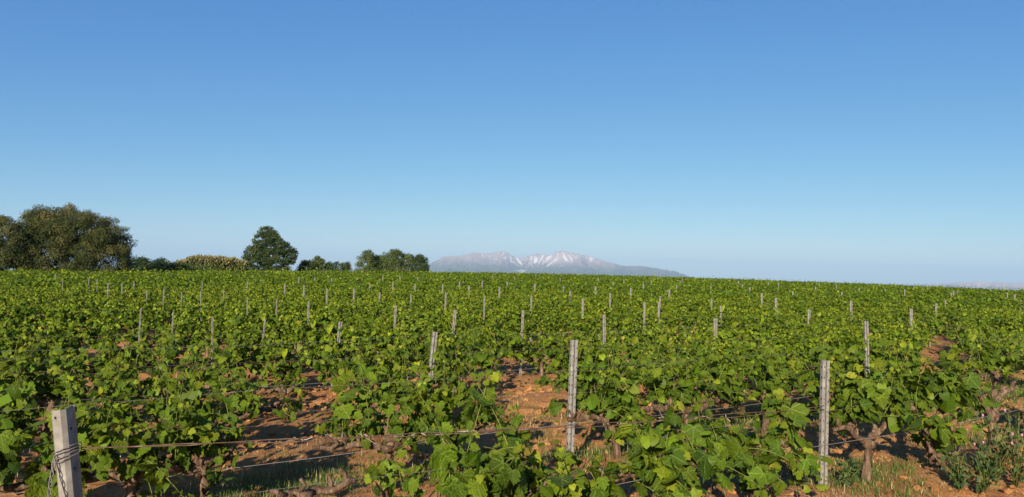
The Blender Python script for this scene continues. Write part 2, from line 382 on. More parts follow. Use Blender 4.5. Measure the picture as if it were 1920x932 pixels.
def unit(a): return a / np.maximum(np.linalg.norm(a, axis=-1, keepdims=True), 1e-9)
def frames(nrm, ydir):
    z = unit(nrm); y = ydir - z * np.sum(ydir * z, -1, keepdims=True); y = unit(y + 1e-6); x = np.cross(y, z)
    return np.stack([x, y, z], -1)                    # columns
def scatter_leaves(T, pos, nrm, ydir, size, tone):
    tv, tf = T; Fm = frames(nrm, ydir)
    v = np.einsum('nij,mj->nmi', Fm, tv) * size[:, None, None] + pos[:, None, :]
    m = len(tv); f = tf[None] + (np.arange(len(pos)) * m)[:, None, None]
    return v.reshape(-1, 3), f.reshape(-1, 3), np.repeat(tone, m)
def leaf_cloud_mesh(name, T, L, mat):
    v, f, t = scatter_leaves(T, *L); me = new_mesh(name, v, f, [mat]); set_attr(me, 'tone', t); return me

def vine_leaves(r, n_sh=10, height=0.62, span=0.54, spread=0.30, per=14, z0=0.44, suckers=2, size=0.098, low=0.35):
    """leaf positions of one trellised vine in its own frame: x along the row, y across, z up; also the canes"""
    P, Nn, Y, Sz, To, canes = [], [], [], [], [], []
    for s in range(n_sh + suckers):
        suck = s >= n_sh
        bx = r.uniform(-span, span) if not suck else r.uniform(-0.12, 0.12)
        b = np.array([bx, r.normal() * 0.03, z0 + r.uniform(0, 0.06)]) if not suck else np.array([bx, r.normal() * 0.05, r.uniform(0.05, 0.3)])
        l = height * r.uniform(0.65, 1.12) if not suck else r.uniform(0.22, 0.42)
        lean = np.array([r.normal() * 0.22, r.normal() * 0.34, 1.0]) if r.random() > low or suck else np.array([r.normal() * 0.4, r.choice([-1, 1]) * r.uniform(0.6, 1.1), 0.35])
        lean /= np.linalg.norm(lean)
        tt = np.linspace(0, 1, 7)
        out = np.array([r.normal() * 0.10, np.sign(lean[1] + r.normal() * 0.1) * abs(r.normal()) * 0.16, -abs(r.normal()) * 0.12 - (0.22 if lean[2] < 0.5 else 0)])
        path = b[None] + lean[None] * (l * tt)[:, None] + out[None] * (tt ** 2)[:, None]
        path[:, 1] = np.clip(path[:, 1], -spread * 1.5, spread * 1.5)
        path[:, 2] = np.maximum(path[:, 2], 0.05)
        canes.append(path)
        k = max(4, int(per * l / height * (1 if not suck else 1.1)))
        u = np.sort(r.uniform(0.02, 1.0, k))
        base = np.stack([np.interp(u, tt, path[:, i]) for i in range(3)], -1)
        an = r.uniform(0, 2 * np.pi, k); side = np.stack([np.cos(an) * 0.8, np.sin(an), r.normal(0, 0.25, k)], -1)
        pet = r.uniform(0.03, 0.11, k) * (1 - 0.5 * u)
        p = base + side * pet[:, None]
        nn = side * 0.55 + np.array([0, 0, 0.55]) + r.normal(0, 0.42, (k, 3))
        yd = side * 0.7 + np.array([0, 0, -0.55]) + r.normal(0, 0.35, (k, 3))
        sz = size * np.exp(r.normal(-0.06, 0.32, k)) * np.where(u > 0.82, 0.62, 1.0) * (1 - 0.25 * u)
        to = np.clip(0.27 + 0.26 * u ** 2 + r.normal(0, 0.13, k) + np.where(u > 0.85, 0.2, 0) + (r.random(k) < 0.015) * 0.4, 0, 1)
        P.append(p); Nn.append(nn); Y.append(yd); Sz.append(sz); To.append(to)
    P = np.concatenate(P); P[:, 2] = np.maximum(P[:, 2], 0.04); o_ = r.permutation(len(P))
    return [P[o_]] + [np.concatenate(q)[o_] for q in (Nn, Y, Sz, To)], canes

def trunk_parts(root, r, head=0.42, thick=0.88, arms=(0.5, 0.5), sides=13, steps=19, rise=0.0):
    """a gnarled stem and two cordon arms, each a mesh of its own"""
    lx = r.normal() * 0.05
    t = MB(); pts = []; rad = []
    for i in range(steps):
        f = i / (steps - 1)
        pts.append((lx * f + math.sin(f * 5 + lx * 90) * 0.018, math.cos(f * 4 + lx * 70) * 0.015, -0.08 + (head + 0.08) * f))
        rad.append(thick * (0.045 - 0.016 * f + (0.022 if f > 0.85 else 0) + (0.022 if f < 0.12 else 0)) * r.uniform(0.88, 1.15))
    t.tube(pts, rad, sides, 0.13); t.build('trunk', M_bark, root)
    for sgn, ln in zip((-1, 1), arms):
        if ln <= 0: continue
        m = MB(); pts = []; rad = []
        k = max(5, int(steps * 0.9)); ph = r.uniform(0, 6)
        for i in range(k):
            f = i / (k - 1)
            pts.append((lx + sgn * ln * f, math.sin(f * 6 + ph) * 0.022, head - 0.04 + 0.05 * math.sin(f * 1.7) + rise * min(1.0, f * 1.5) ** 1.3 + math.sin(f * 9 + ph) * 0.014))
            rad.append(thick * (0.034 - 0.013 * f) * r.uniform(0.8, 1.25))
        m.tube(pts, rad, sides - 1, 0.16)
        for q in range(int(4 * ln / 0.5)):                    # pruned spurs
            f = r.uniform(0.2, 1); i = min(k - 1, int(f * k)); p = Vector(pts[i])
            m.tube([p, p + Vector((r.normal() * 0.02, r.normal() * 0.02, 0.045)), p + Vector((r.normal() * 0.03, r.normal() * 0.03, 0.075))], [0.020 * thick, 0.017 * thick, 0.014 * thick], 6, 0.15)
        m.build('cordon_arm', M_bark, root)

# ------------------------------------------------------------------ words for labels
MARKS = [(235, 'the big olive-brown tree'), (330, 'the low dark bramble'), (455, 'the tan flowering reeds'), (560, 'the lone pointed tree'), (665, 'the low dark bushes'),
         (805, 'the row of young trees'), (890, "the mountain's west shoulder"), (985, "the mountain's first snowy summit"), (1100, "the mountain's highest peak"),
         (1300, "the mountain's long east slope"), (1560, 'the open sky past the mountain'), (9999, 'the faint blue hills')]
def mark(px):
    for i, (e, s) in enumerate(MARKS):
        if px < e: return i, s
ORD = ['first', 'second', 'third', 'fourth', 'fifth', 'sixth', 'seventh', 'eighth', 'ninth', 'tenth', 'eleventh', 'twelfth', 'thirteenth', 'fourteenth', 'fifteenth', 'sixteenth', 'seventeenth', 'eighteenth', 'nineteenth', 'twentieth']

# ------------------------------------------------------------------ trellis posts
def yend(x): return np.interp(x, [-52, -12, 0, 40, 90], [77, 118, 124, 124, 112])
# foot pixel hints (bottom) set the lean of the nearer posts; the rest stand nearly upright
POSTS = [(1548, 676, 1540, 932, 0), (1078, 638, 1067, 885, 1), (817, 622, 807.5, 713, None), (1341.5, 597, 1338, 685, None), (638.5, 603, 633.5, 650, 4), (498, 597, 494, 637, 5),
    (1622.5, 602, 1625, 730, 1), (1707.5, 577, 1709, 667, None), (1516, 576, 1514, 655, None), (854, 581, 850, 628, None), (742.5, 572.5, 740, 617, None), (1132.5, 590, 1133, 655, None),
    (980.7, 582, 979, 625, None), (1593.5, 565, 1596, 640, None), (1756.5, 568, 1754, 612, None)]
POSTS += [(x, y, None, None, None) for x, y in [(519, 561), (580, 565), (570, 535.5), (534, 533), (463.5, 557), (614, 543.5), (664, 542), (712, 545), (693.5, 529), (737, 529.6), (750, 519), (771, 549),
    (778, 534), (783, 521), (830, 535.5), (835, 552), (879, 537), (861.5, 529), (590, 522), (622, 523), (560, 522), (464, 529), (718, 518), (907.6, 555), (936.5, 540), (951, 530),
    (904.5, 528), (924, 518), (936.5, 514), (965, 519), (1004.6, 514.7), (995.6, 558), (1003, 533), (1050, 523), (1057, 535), (1069, 547), (1092, 563.5), (1099, 527), (1117, 539),
    (1122, 521.5), (1144, 550), (1150, 530), (1170, 525.5), (1182, 542), (1209, 568.5), (1207, 532), (1221, 527), (1236, 569), (1238, 552.6), (1233, 521.5), (1254.5, 545), (1268, 536),
    (1275, 527), (1279, 522.5), (1332, 524), (1333, 538), (1335, 557), (1351.5, 572), (1385, 528), (1391.7, 534), (1406.4, 540), (1429, 551), (1441, 530), (1460, 531.5), (1455, 561),
    (1486.4, 544.5), (1529.7, 539), (1536, 531), (1567.8, 535), (1578.4, 545), (1610.7, 541), (1638, 536.6), (1695.8, 544), (1772, 560.7), (1783, 549.7), (1787.5, 547), (1796, 543.5),
    (1713.7, 538), (1739.4, 538), (1865.7, 537), (1876.7, 539), (1888.7, 550), (1903.5, 554), (1914.5, 561), (1660, 540), (324, 584.6), (397.6, 593), (264, 578), (307, 544), (340.8, 545.7),
    (377, 547), (419.4, 541.7), (251, 531), (229, 533.7), (202.6, 532), (276, 541.7), (379, 525.6), (258, 515), (182.5, 525.6), (166, 524), (118, 525.6), (104.6, 516),
    (4, 499.5), (11, 500), (17, 500), (25, 502), (34, 502), (51, 502), (61, 502), (97, 499), (143.5, 499), (156, 499), (168, 501), (174, 501), (185, 502), (191, 502), (204, 501), (260, 498.5),
    (480, 502), (530, 502), (575, 501.5), (595, 501.5), (722, 503.5), (745, 503), (768, 504)]]

def post_meshes(h, detail):
    """a rolled steel vineyard post: two rounded flanges with a deep groove between them; dark nubs down each edge stand in for shaded notch holes"""
    b = MB()
    if detail:
        s = [(-0.031, 0.020), (-0.031, -0.012), (-0.026, -0.019), (-0.010, -0.019), (-0.0065, -0.014), (-0.0055, 0.034), (0.0055, 0.034), (0.0065, -0.014), (0.010, -0.019), (0.026, -0.019), (0.031, -0.012), (0.031, 0.020),
             (0.0285, 0.020), (0.0285, -0.011), (0.0245, -0.0165), (0.011, -0.0165), (0.0090, -0.013), (0.0080, 0.0365), (-0.0080, 0.0365), (-0.0090, -0.013), (-0.011, -0.0165), (-0.0245, -0.0165), (-0.0285, -0.011), (-0.0285, 0.020)]
        n = len(s); zs = [-0.3, h * 0.5, h]
        v = [(x, y, z) for z in zs for x, y in s]
        f = [(i * n + j, i * n + (j + 1) % n, (i + 1) * n + (j + 1) % n, (i + 1) * n + j) for i in range(2) for j in range(n)]
        k = 2 * n
        for j in range(11): f.append((k + j, k + j + 1, k + 22 - j, k + 23 - j))
        b.add(v, f)
    else:
        s = [(-0.028, 0.016), (-0.028, -0.015), (-0.008, -0.018), (-0.007, 0.028), (0.007, 0.028), (0.008, -0.018), (0.028, -0.015), (0.028, 0.016)]
        n = 8; v = [(x, y, z) for z in (-0.2, h) for x, y in s]
        f = [(j, (j + 1) % n, n + (j + 1) % n, n + j) for j in range(n)]
        f += [(8, 9, 10, 11), (12, 13, 14, 15), (8, 11, 12, 15)]
        b.add(v, f)
    hk = None
    if detail:
        hk = MB(); z = h - 0.05; i = 0
        while z > 0.08:
            for sx in (-1, 1):
                zz = z - (0.02 if sx > 0 else 0)
                hk.box((sx * 0.0185, -0.0185, zz), (0.0035, 0.0022, 0.0065))
                hk.box((sx * 0.0325, -0.004, zz), (0.0022, 0.005, 0.008))
            z -= 0.085
    return b, hk
WPX = {2: 9, 3: 7.5, 4: 7, 5: 4.8, 6: 7, 7: 5.2, 8: 4.9, 9: 5, 10: 4, 11: 5.3, 12: 4.4, 13: 4.5, 14: 4.6}
low_cache = {}
post_list = []
def place_post(px, py, bx, by, row, target=1.06):
    best = None
    d = ray(px, py); dx, dy = d.x, d.y
    for k in ([row] if row is not None else range(0, 66)):
        den = N[0] * dx + N[1] * dy
        if den <= 1e-6: continue
        t = row_n(k) / den; x, y = t * dx, t * dy
        if y > yend(x) + 2: continue
        top = CAM_H + t * d.z; h = top - float(base_z(x, y))
        c = abs(h - target)
        if best is None or c < best[0]: best = (c, k, x, y, h)
    c, k, x, y, h = best
    h = min(max(h, 0.8), 1.45)
    lean = 0.0
    if bx is not None:
        lean = math.atan((px - bx) / (by - py)) - R(1.2)
    else: lean = random.gauss(0, 0.018)
    return [k, x, y, h, lean, px, py]
for p in POSTS: post_list.append(place_post(*p))
NAMED = {0: 'tall slotted steel post with a dark central groove in the first vine row', 1: 'pale fluted steel post standing clear beside the bare orange soil gap',
    2: 'pale steel post tilting noticeably towards the mountain, above the wide soil gap', 3: 'grooved steel post in a sunlit vine wall right of the pale fluted post',
    4: 'slightly tilted thin post in dense green vines left of the noticeably tilting post', 5: 'thin tilted post in dense vines, further left of the other thin tilted one',
    6: 'short post half hidden by a vine, its foot showing again below the leaves', 7: 'slim upright post before the large orange soil bank below the faint hills'}
near_sorted = sorted(range(len(POSTS)), key=lambda i: post_list[i][5])
cells = {}
for i in near_sorted:
    if i in NAMED: continue
    q = post_list[i]; dist = math.hypot(q[1], q[2])
    band = 'midway back' if dist < 22 else ('far back' if dist < 55 else 'on the field crest')
    cells.setdefault((mark(q[5])[1], band), []).append(i)
labels = dict(NAMED)
for (mk, band), mem in cells.items():
    for j, i in enumerate(mem):
        which = '' if len(mem) == 1 else ', %s from left' % ORD[j]
        labels[i] = 'grey post %s below %s%s' % (band, mk, which)
post_tops = {}
for i, (k, x, y, h, lean, px, py) in enumerate(post_list):
    dist = math.hypot(x, y); det = dist < 16
    fx, fy = (y / dist, -x / dist); sh = h * math.sin(lean); x, y = x - fx * sh, y - fy * sh
    o = empty('vineyard_post', (x, y, float(base_z(x, y))), random.gauss(0.42, 0.08) + math.atan2(-x, y) * 0.6)
    wpx = WPX.get(i, 2.1 if py < 530 else (2.7 if py < 560 else 3.6)) * (0.62 if px < 520 else (0.9 if px < 800 else 1.0))
    ws = 1.0 if i in (0, 1) else min(1.0, max(0.3, wpx * dist / F / (0.062 if det else 0.056)))
    o.scale = (ws, ws, 1)
    o.rotation_euler[1] = lean; o.rotation_euler[0] = random.gauss(0, 0.012)
    if det:
        b, hk = post_meshes(h, True); b.build('shaft', M_post if i != 1 else M_post2, o, smooth=False); hk.build('dark_notches', M_notch_shade, o, smooth=False, kind='stuff')
    else:
        key = round(h, 1)
        if key not in low_cache: low_cache[key] = post_meshes(key, False)[0].mesh('shaft', M_post2, False)
        link('shaft', low_cache[key], o)
    tag(o, labels[i], 'post', 'steel trellis posts of the vineyard')
    post_tops.setdefault(k, []).append((x, y))

# the heavy end post with its wound tie wire
dA = ray(118, 757); tA = row_n(0) / (N[0] * dA.x + N[1] * dA.y)
AX, AY = tA * dA.x, tA * dA.y; AH = CAM_H + tA * dA.z
endp = empty('end_post', (AX, AY, 0.0), R(39))
LEAN_A = -0.115
endp.rotation_euler = (R(2), LEAN_A, R(39)); endp.location.x += 0.11; endp.location.y += 0.06
prof = [(-0.040, 0.034), (-0.043, -0.006), (-0.016, -0.026), (0.006, -0.024), (0.036, 0.026), (0.048, 0.029), (0.0475, 0.0325), (0.034, 0.0295), (0.004, -0.0205), (-0.0155, -0.022), (-0.0395, -0.0035), (-0.0365, 0.034)]
b = MB(); n = len(prof); zs = [-0.4, 0.3, AH - 0.012, AH]
v = [(x, y, z) for z in zs for x, y in prof]
f = [(i * n + j, i * n + (j + 1) % n, (i + 1) * n + (j + 1) % n, (i + 1) * n + j) for i in range(3) for j in range(n)]
kk = 3 * n
f += [(kk + j, kk + j + 1, kk + 10 - j, kk + 11 - j) for j in range(5)]
b.add(v, f); b.build('shaft', M_post, endp, smooth=False)
hs = MB()
for z in np.arange(AH - 0.03, 0.1, -0.17):
    hs.box((-0.034, -0.0147, z), (0.0030, 0.0030, 0.0045)); hs.box((0.0215, 0.0005, z - 0.06), (0.003, 0.004, 0.005))
hs.build('dark_notches', M_notch_shade, endp, smooth=False, kind='stuff')
tie = MB(); zt = AH - 0.185
for kx in range(4):
    pts = []
    for q in range(15):
        a = 2 * math.pi * q / 14; ex = 0.052 * math.cos(a); ey = 0.036 * math.sin(a) - 0.001
        pts.append((ex + 0.002, ey, zt + 0.011 * (kx - 1.5) + 0.018 * math.cos(a + kx * 0.4) + random.gauss(0, 0.0025)))
    tie.tube(pts, 0.0021, 5)
tie.build('tie_wire', M_wire2, endp)
tag(endp, 'heavy folded steel end post, wire wound round its upper part', 'post', 'steel trellis posts of the vineyard')

# ------------------------------------------------------------------ trellis wires
def row_point(k, t, z): 
    p = N * row_n(k) + U * t
    return Vector((p[0], p[1], float(base_z(p[0], p[1])) + z))
tA_row = float(np.dot(U, [AX, AY]))
ROWNAME = ['first', 'second', 'third', 'fourth', 'fifth', 'sixth', 'seventh', 'eighth', 'ninth', 'tenth', 'eleventh', 'twelfth', 'thirteenth', 'fourteenth', 'fifteenth', 'sixteenth', 'seventeenth']
WIRES = []
for k in range(5):
    t0 = tA_row if k == 0 else -9 - k * 1.2
    t1 = 12 + k * 2.2
    for nm, z, rr, mt in [q for q in [('bottom', 0.40, 0.0017, M_wire if k < 2 else M_wire2), ('middle', 0.66, 0.0011, M_wire2), ('upper', 0.88, 0.0012, M_rust if k % 2 == 0 else M_wire2)] if not (k == 0 and q[0] == 'upper')]:
        WIRES.append((k, t0, t1, z, rr, mt, nm))
for k, t0, t1, z, rr, mt, nm in WIRES:
    m = MB(); pts = []
    n_ = int((t1 - t0) / 0.55)
    for i in range(n_ + 1):
        t = t0 + (t1 - t0) * i / n_
        off = 0.012 * math.sin(t * 1.3 + z * 20 + k) + random.gauss(0, 0.003)
        p = row_point(k, t, z + off - 0.012 * abs(math.sin(t * 0.67 + k)))
        p.x += N[0] * -0.025; p.y += N[1] * -0.025
        pts.append(p)
    m.tube(pts, rr, 5)
    o = m.build('trellis_wire', mt)
    tag(o, '%s %s wire of the %s vine row, strung from post to post' % (nm, 'rusty brown' if mt is M_rust else 'grey steel', ROWNAME[k]), 'wire', 'trellis wires of the vine rows')
# paired rusty wire with dry tendrils, tied to the end post
def lerp_wire(P0, P1, n, sag, wob, tw=0.0, ph=0.0):
    out = []
    for i in range(n + 1):
        f = i / n; p = P0.lerp(P1, f)
        out.append(p + Vector((math.cos(f * tw + ph) * 0.006 + random.gauss(0, wob), math.sin(f * tw + ph) * 0.006, -sag * 4 * f * (1 - f) + math.sin(f * tw + ph) * 0.006 + random.gauss(0, wob))))
    return out
tieP = endp.matrix_basis @ Vector((0.05, 0.0, zt))
postB = post_list[0]; PB = Vector((postB[1], postB[2], 0.72))
tw = empty('twin_trellis_wire', tieP)
for q in range(2):
    m = MB(); m.tube([p - tieP for p in lerp_wire(tieP + Vector((0, 0, 0.008 * q)), PB - Vector((0.02, 0.03, 0.02 * q)), 60, 0.03, 0.0015, 26, q * math.pi)], 0.0026, 5)
    m.build('strand', M_rust, tw)
td = MB()
for q in range(34):
    f = random.uniform(0.17, 0.37) if q < 24 else random.uniform(0.55, 0.78)
    p = tieP.lerp(PB, f) - tieP + Vector((0, 0, -0.12 * f * (1 - f)))
    d_ = Vector((U[0] * random.choice([-1, 1]), U[1] * 0.6, random.gauss(0, 0.25))); pts = [p + Vector((0, -0.004, random.gauss(0, 0.004)))]
    for s_ in range(random.randint(2, 5)):
        d_ = (d_ + Vector((random.gauss(0, 0.4), random.gauss(0, 0.4), random.gauss(-0.08, 0.4)))).normalized(); pts.append(pts[-1] + d_ * random.uniform(0.008, 0.022))
    td.tube(pts, random.uniform(0.001, 0.0024), 4)
td.build('dry_tendrils', M_tend, tw, kind='stuff')
tag(tw, 'pair of rusty wires with dry curled tendrils, running from the end post', 'wire', 'trellis wires of the vine rows')
# twisted anchor wire running down from the end post
an0 = endp.matrix_basis @ Vector((-0.045, -0.01, zt)); an1 = at_dist(20, 1150, math.hypot(AX, AY) * 0.86); an1.z = 0
anw = empty('anchor_wire', an0)
for q in range(3):
    m = MB(); m.tube([p - an0 for p in lerp_wire(an0, an1, 90, 0.0, 0.0012, 62, q * 2.1)], 0.0021, 5); m.build('strand', M_wire2, anw)
tag(anw, 'thick twisted wire slanting down from the end post to the ground', 'wire')

# ------------------------------------------------------------------ grapevines
def add_vine(x, y, label, group, r, near, rz=0.0, **kw):
    root = empty('grapevine', (x, y, float(base_z(x, y)) + 0.01), ROWANG + rz)
    tr = kw.pop('trunk', {}); fol = kw
    trunk_parts(root, r, **tr)
    Lv, canes = vine_leaves(r, **fol)
    m = MB()
    for c in canes: m.tube([tuple(p) for p in c], list(np.linspace(0.0034, 0.0015, len(c))), 4)
    m.build('shoots', M_cane, root)
    P, Nn, Y, Sz, To = Lv
    Fm = frames(Nn, Y)
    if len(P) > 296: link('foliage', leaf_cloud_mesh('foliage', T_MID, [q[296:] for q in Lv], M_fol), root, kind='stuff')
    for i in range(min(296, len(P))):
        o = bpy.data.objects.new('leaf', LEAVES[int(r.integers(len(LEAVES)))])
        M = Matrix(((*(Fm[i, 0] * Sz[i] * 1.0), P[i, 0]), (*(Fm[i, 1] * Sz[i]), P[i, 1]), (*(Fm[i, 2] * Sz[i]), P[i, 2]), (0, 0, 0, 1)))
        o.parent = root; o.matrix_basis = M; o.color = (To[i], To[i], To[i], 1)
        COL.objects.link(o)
    return tag(root, label, 'grapevine', group)

def px_to_row(px, k):
    d = ray(px, 620); den = N[0] * d.x + N[1] * d.y; t = row_n(k) / den
    return t * d.x, t * d.y
G0 = 'grapevines in the trellis rows'
ROW1 = [(588, dict(n_sh=3, per=7, height=0.22, suckers=1, span=0.45, low=0, size=0.10, trunk=dict(head=0.62, thick=0.62, arms=(0.18, 0.26))), 'old grapevine stump with bare arms and only a few pale leaves'),
    (790, dict(n_sh=11, per=14, height=0.36, suckers=9, span=0.36, z0=0.34, low=0.5, trunk=dict(thick=0.6)), 'low bushy grapevine beside the stump with bare arms, on the shaded grass'),
    (925, dict(n_sh=12, per=16, height=0.66, suckers=9, span=0.32, low=0.12, trunk=dict(thick=0.6)), 'grapevine with tall pale upright shoots left of the pale fluted post'),
    (1065, dict(n_sh=14, per=14, height=0.34, suckers=11, span=0.36, z0=0.34, trunk=dict(thick=0.6)), 'low broad-leaved grapevine before the foot of the pale fluted post'),
    (1265, dict(n_sh=14, per=15, height=0.40, suckers=8, span=0.42, low=0.5, trunk=dict(thick=0.65)), 'low broad-leaved grapevine right of the bare soil mound in the first row'),
    (1425, dict(n_sh=14, per=15, height=0.42, suckers=8, span=0.42, low=0.5, trunk=dict(thick=0.7)), 'low spreading grapevine just left of the tall slotted post'),
    (1625, dict(n_sh=17, per=17, height=0.62, suckers=0, span=0.44, low=0.15, z0=0.52, trunk=dict(head=0.36, thick=0.9, arms=(0.5, 0.34), rise=0.12)), 'grapevine on a bare gnarled trunk just right of the tall slotted post'),
    (1752, dict(n_sh=19, per=17, height=0.62, suckers=5, span=0.48, low=0.15, z0=0.54, trunk=dict(head=0.34, thick=1.05, arms=(0.34, 0.46), rise=0.22)), 'grapevine on a thick forked trunk, second to the right of the slotted post'),
    (1862, dict(n_sh=4, per=8, height=0.32, suckers=1, span=0.4, trunk=dict(head=0.40, thick=0.95, arms=(0.32, 0.4), rise=0.2)), 'sparse old grapevine with a bare brown head among flowering weeds'),
    (1975, dict(n_sh=10, per=14, height=0.5), 'grapevine at the front row end beyond the sparse old vine')]
ROW2 = [(-320, {}, None), (-40, dict(height=0.5), 'dense grapevine left of the heavy end post in the second row'), (262, dict(low=0.3, height=0.52), 'dense leafy grapevine just right of the heavy end post'),
    (392, dict(n_sh=6, span=0.22, height=0.5, suckers=2, low=0.1, trunk=dict(thick=0.75, arms=(0.45, 0.2))), 'narrow grapevine at the left edge of the wide soil gap'),
    (728, dict(n_sh=9, span=0.36, suckers=3, trunk=dict(thick=0.8, arms=(0.6, 0.4))), 'grapevine at the right edge of the wide soil gap, trunk leaning'), (840, dict(n_sh=10, span=0.4, suckers=3), 'grapevine just left of the orange soil gap by the fluted post'),
    (1160, dict(n_sh=17, span=0.46), 'dense grapevine just right of the pale fluted post'), (1300, dict(n_sh=17, suckers=1, span=0.5, z0=0.48, trunk=dict(head=0.44, thick=1.2, arms=(0.5, 0.6))), 'grapevine with long bare brown cordon arms behind the low spreading vines'),
    (1437, dict(n_sh=16, suckers=1, trunk=dict(head=0.44, thick=1.1, arms=(0.5, 0.55))), 'grapevine behind and left of the tall slotted post, on one thin bare stem'),
    (1560, dict(n_sh=16), 'dense grapevine behind and right of the tall slotted post'), (1668, dict(n_sh=13, height=0.5), 'grapevine before the short half hidden post'),
    (1865, dict(n_sh=16), 'grapevine right of the stony soil bank in the second row'), (1955, dict(n_sh=16), 'grapevine behind the front row end vine, second row')]
NV = 0
def row_word(k): return ROWNAME[k]
for k, lst in ((0, ROW1), (1, ROW2)):
    for px, kw, lab in lst:
        if lab is None: continue
        x, y = px_to_row(px, k); r = np.random.default_rng(1000 + NV)
        kw = dict(dict(n_sh=17, per=18, height=0.60, suckers=3), **kw)
        if k == 0: kw.setdefault('size', 0.092); kw['per'] = int(kw['per'] * 1.3); kw['n_sh'] = int(kw['n_sh'] * 1.12)
        if k == 1: kw['n_sh'] = int(kw['n_sh'] * 1.35); kw['per'] = 24; kw['size'] = 0.074; kw.setdefault('low', 0.2)
        add_vine(x, y, lab, G0, r, True, **kw); NV += 1

GAPS = {2: [(430, 668), (892, 1065), (1500, 1535), (1700, 1835)], 3: [(438, 640), (915, 1030), (1225, 1275), (1740, 1810)], 4: [(0, 60), (470, 515), (945, 985), (1500, 1535), (1765, 1805)], 5: [(0, 55), (170, 240), (320, 352), (935, 970), (1270, 1290), (1495, 1525), (1690, 1725)], 6: [(0, 50), (1205, 1225), (1455, 1475), (1765, 1795)], 7: [(600, 620), (1130, 1150), (1505, 1525), (1770, 1800)], 8: [(945, 968), (1200, 1220), (1840, 1860)], 9: [(940, 970), (1505, 1522)], 10: [(945, 965), (1205, 1218)]}
cand = []
for k in range(2, 66):
    nrow = row_n(k); t = -120.0 + (k * 0.37) % 1.0
    while t < 150:
        t += 1.08 + random.gauss(0, 0.09)
        x, y = N * nrow + U * t
        if y < 2 or y > yend(x): continue
        if abs(x) > y * 0.665 + 2.2: continue
        px, py = px_of(x, y, 1.0)
        if k in GAPS and any(a < px < b_ for a, b_ in GAPS[k]): continue
        if k > 4 and random.random() < 0.045: continue
        cand.append((math.hypot(x, y), k, x, y, px))
cand.sort()
inframe = [c for c in cand if -60 < c[4] < 1980]
n_left = 298 - NV
named = inframe[:n_left]; rest = inframe[n_left:] + [c for c in cand if not (-60 < c[4] < 1980)]
cell = {}
for c in sorted(named, key=lambda c: c[4]): cell.setdefault((c[1], mark(c[4])[0]), []).append(c)
vlabel = {}
for (k, mi), mem in cell.items():
    for j, c in enumerate(mem):
        which = '' if len(mem) == 1 else ', %s from left' % ORD[j]
        vlabel[c] = 'leafy %s-row grapevine below %s%s' % (row_word(k) if k < 17 else ROWNAME[-1], MARKS[mi][1], which)

# variants for the mid distance
for px, lab in ((462, 'small sprouting vine alone on the wide soil gap, nearer the end post'), (545, 'small leafy vine stump alone in the middle of the wide soil gap')):
    x, y = px_to_row(px, 3); r = np.random.default_rng(2000 + px)
    add_vine(x, y, lab, G0, r, True, n_sh=6, per=9, height=0.34, suckers=3, span=0.16, z0=0.25, size=0.075, trunk=dict(head=0.34, thick=0.8, arms=(0.14, 0.14)))
VAR = []
for s in range(12):
    r = np.random.default_rng(500 + s)
    root = empty('grapevine', (0, 0, 0), 0)
    trunk_parts(root, r, sides=6, steps=6)
    Lv, canes = vine_leaves(r, size=0.066, low=0.2, n_sh=int(r.integers(30, 40)), per=23, suckers=6, z0=0.38, height=r.uniform(0.46, 0.62), span=0.58)
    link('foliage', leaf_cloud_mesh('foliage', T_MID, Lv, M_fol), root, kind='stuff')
    VAR.append((root, [o for o in root.children]))
INDIV_LEAF_D = 10.5
used = set()
for ci, c in enumerate(named):
    d, k, x, y, px = c
    r = np.random.default_rng(3000 + ci)
    if d < INDIV_LEAF_D:
        add_vine(x, y, vlabel[c], G0, r, True, size=0.068, low=0.2, n_sh=int(r.integers(23, 31)), per=22, z0=0.40, height=r.uniform(0.44, 0.62), suckers=int(r.integers(1, 4)))
    else:
        root0, kids = VAR[ci % 12]
        if ci % 12 not in used: root = root0; used.add(ci % 12)
        else:
            root = root0.copy(); COL.objects.link(root)
            for ch in kids:
                q = ch.copy(); COL.objects.link(q); q.parent = root
        root.location = (x, y, float(base_z(x, y)))
        root.rotation_euler = (0, 0, ROWANG + (math.pi if r.random() < 0.5 else 0) + r.normal() * 0.06)
        sc = r.uniform(0.86, 1.12); root.scale = (sc, sc * r.uniform(0.9, 1.15), sc)
        tag(root, vlabel[c], 'grapevine', G0)
for s in range(12):
    if s not in used:
        for ch in VAR[s][1]: bpy.data.objects.remove(ch)
        bpy.data.objects.remove(VAR[s][0])

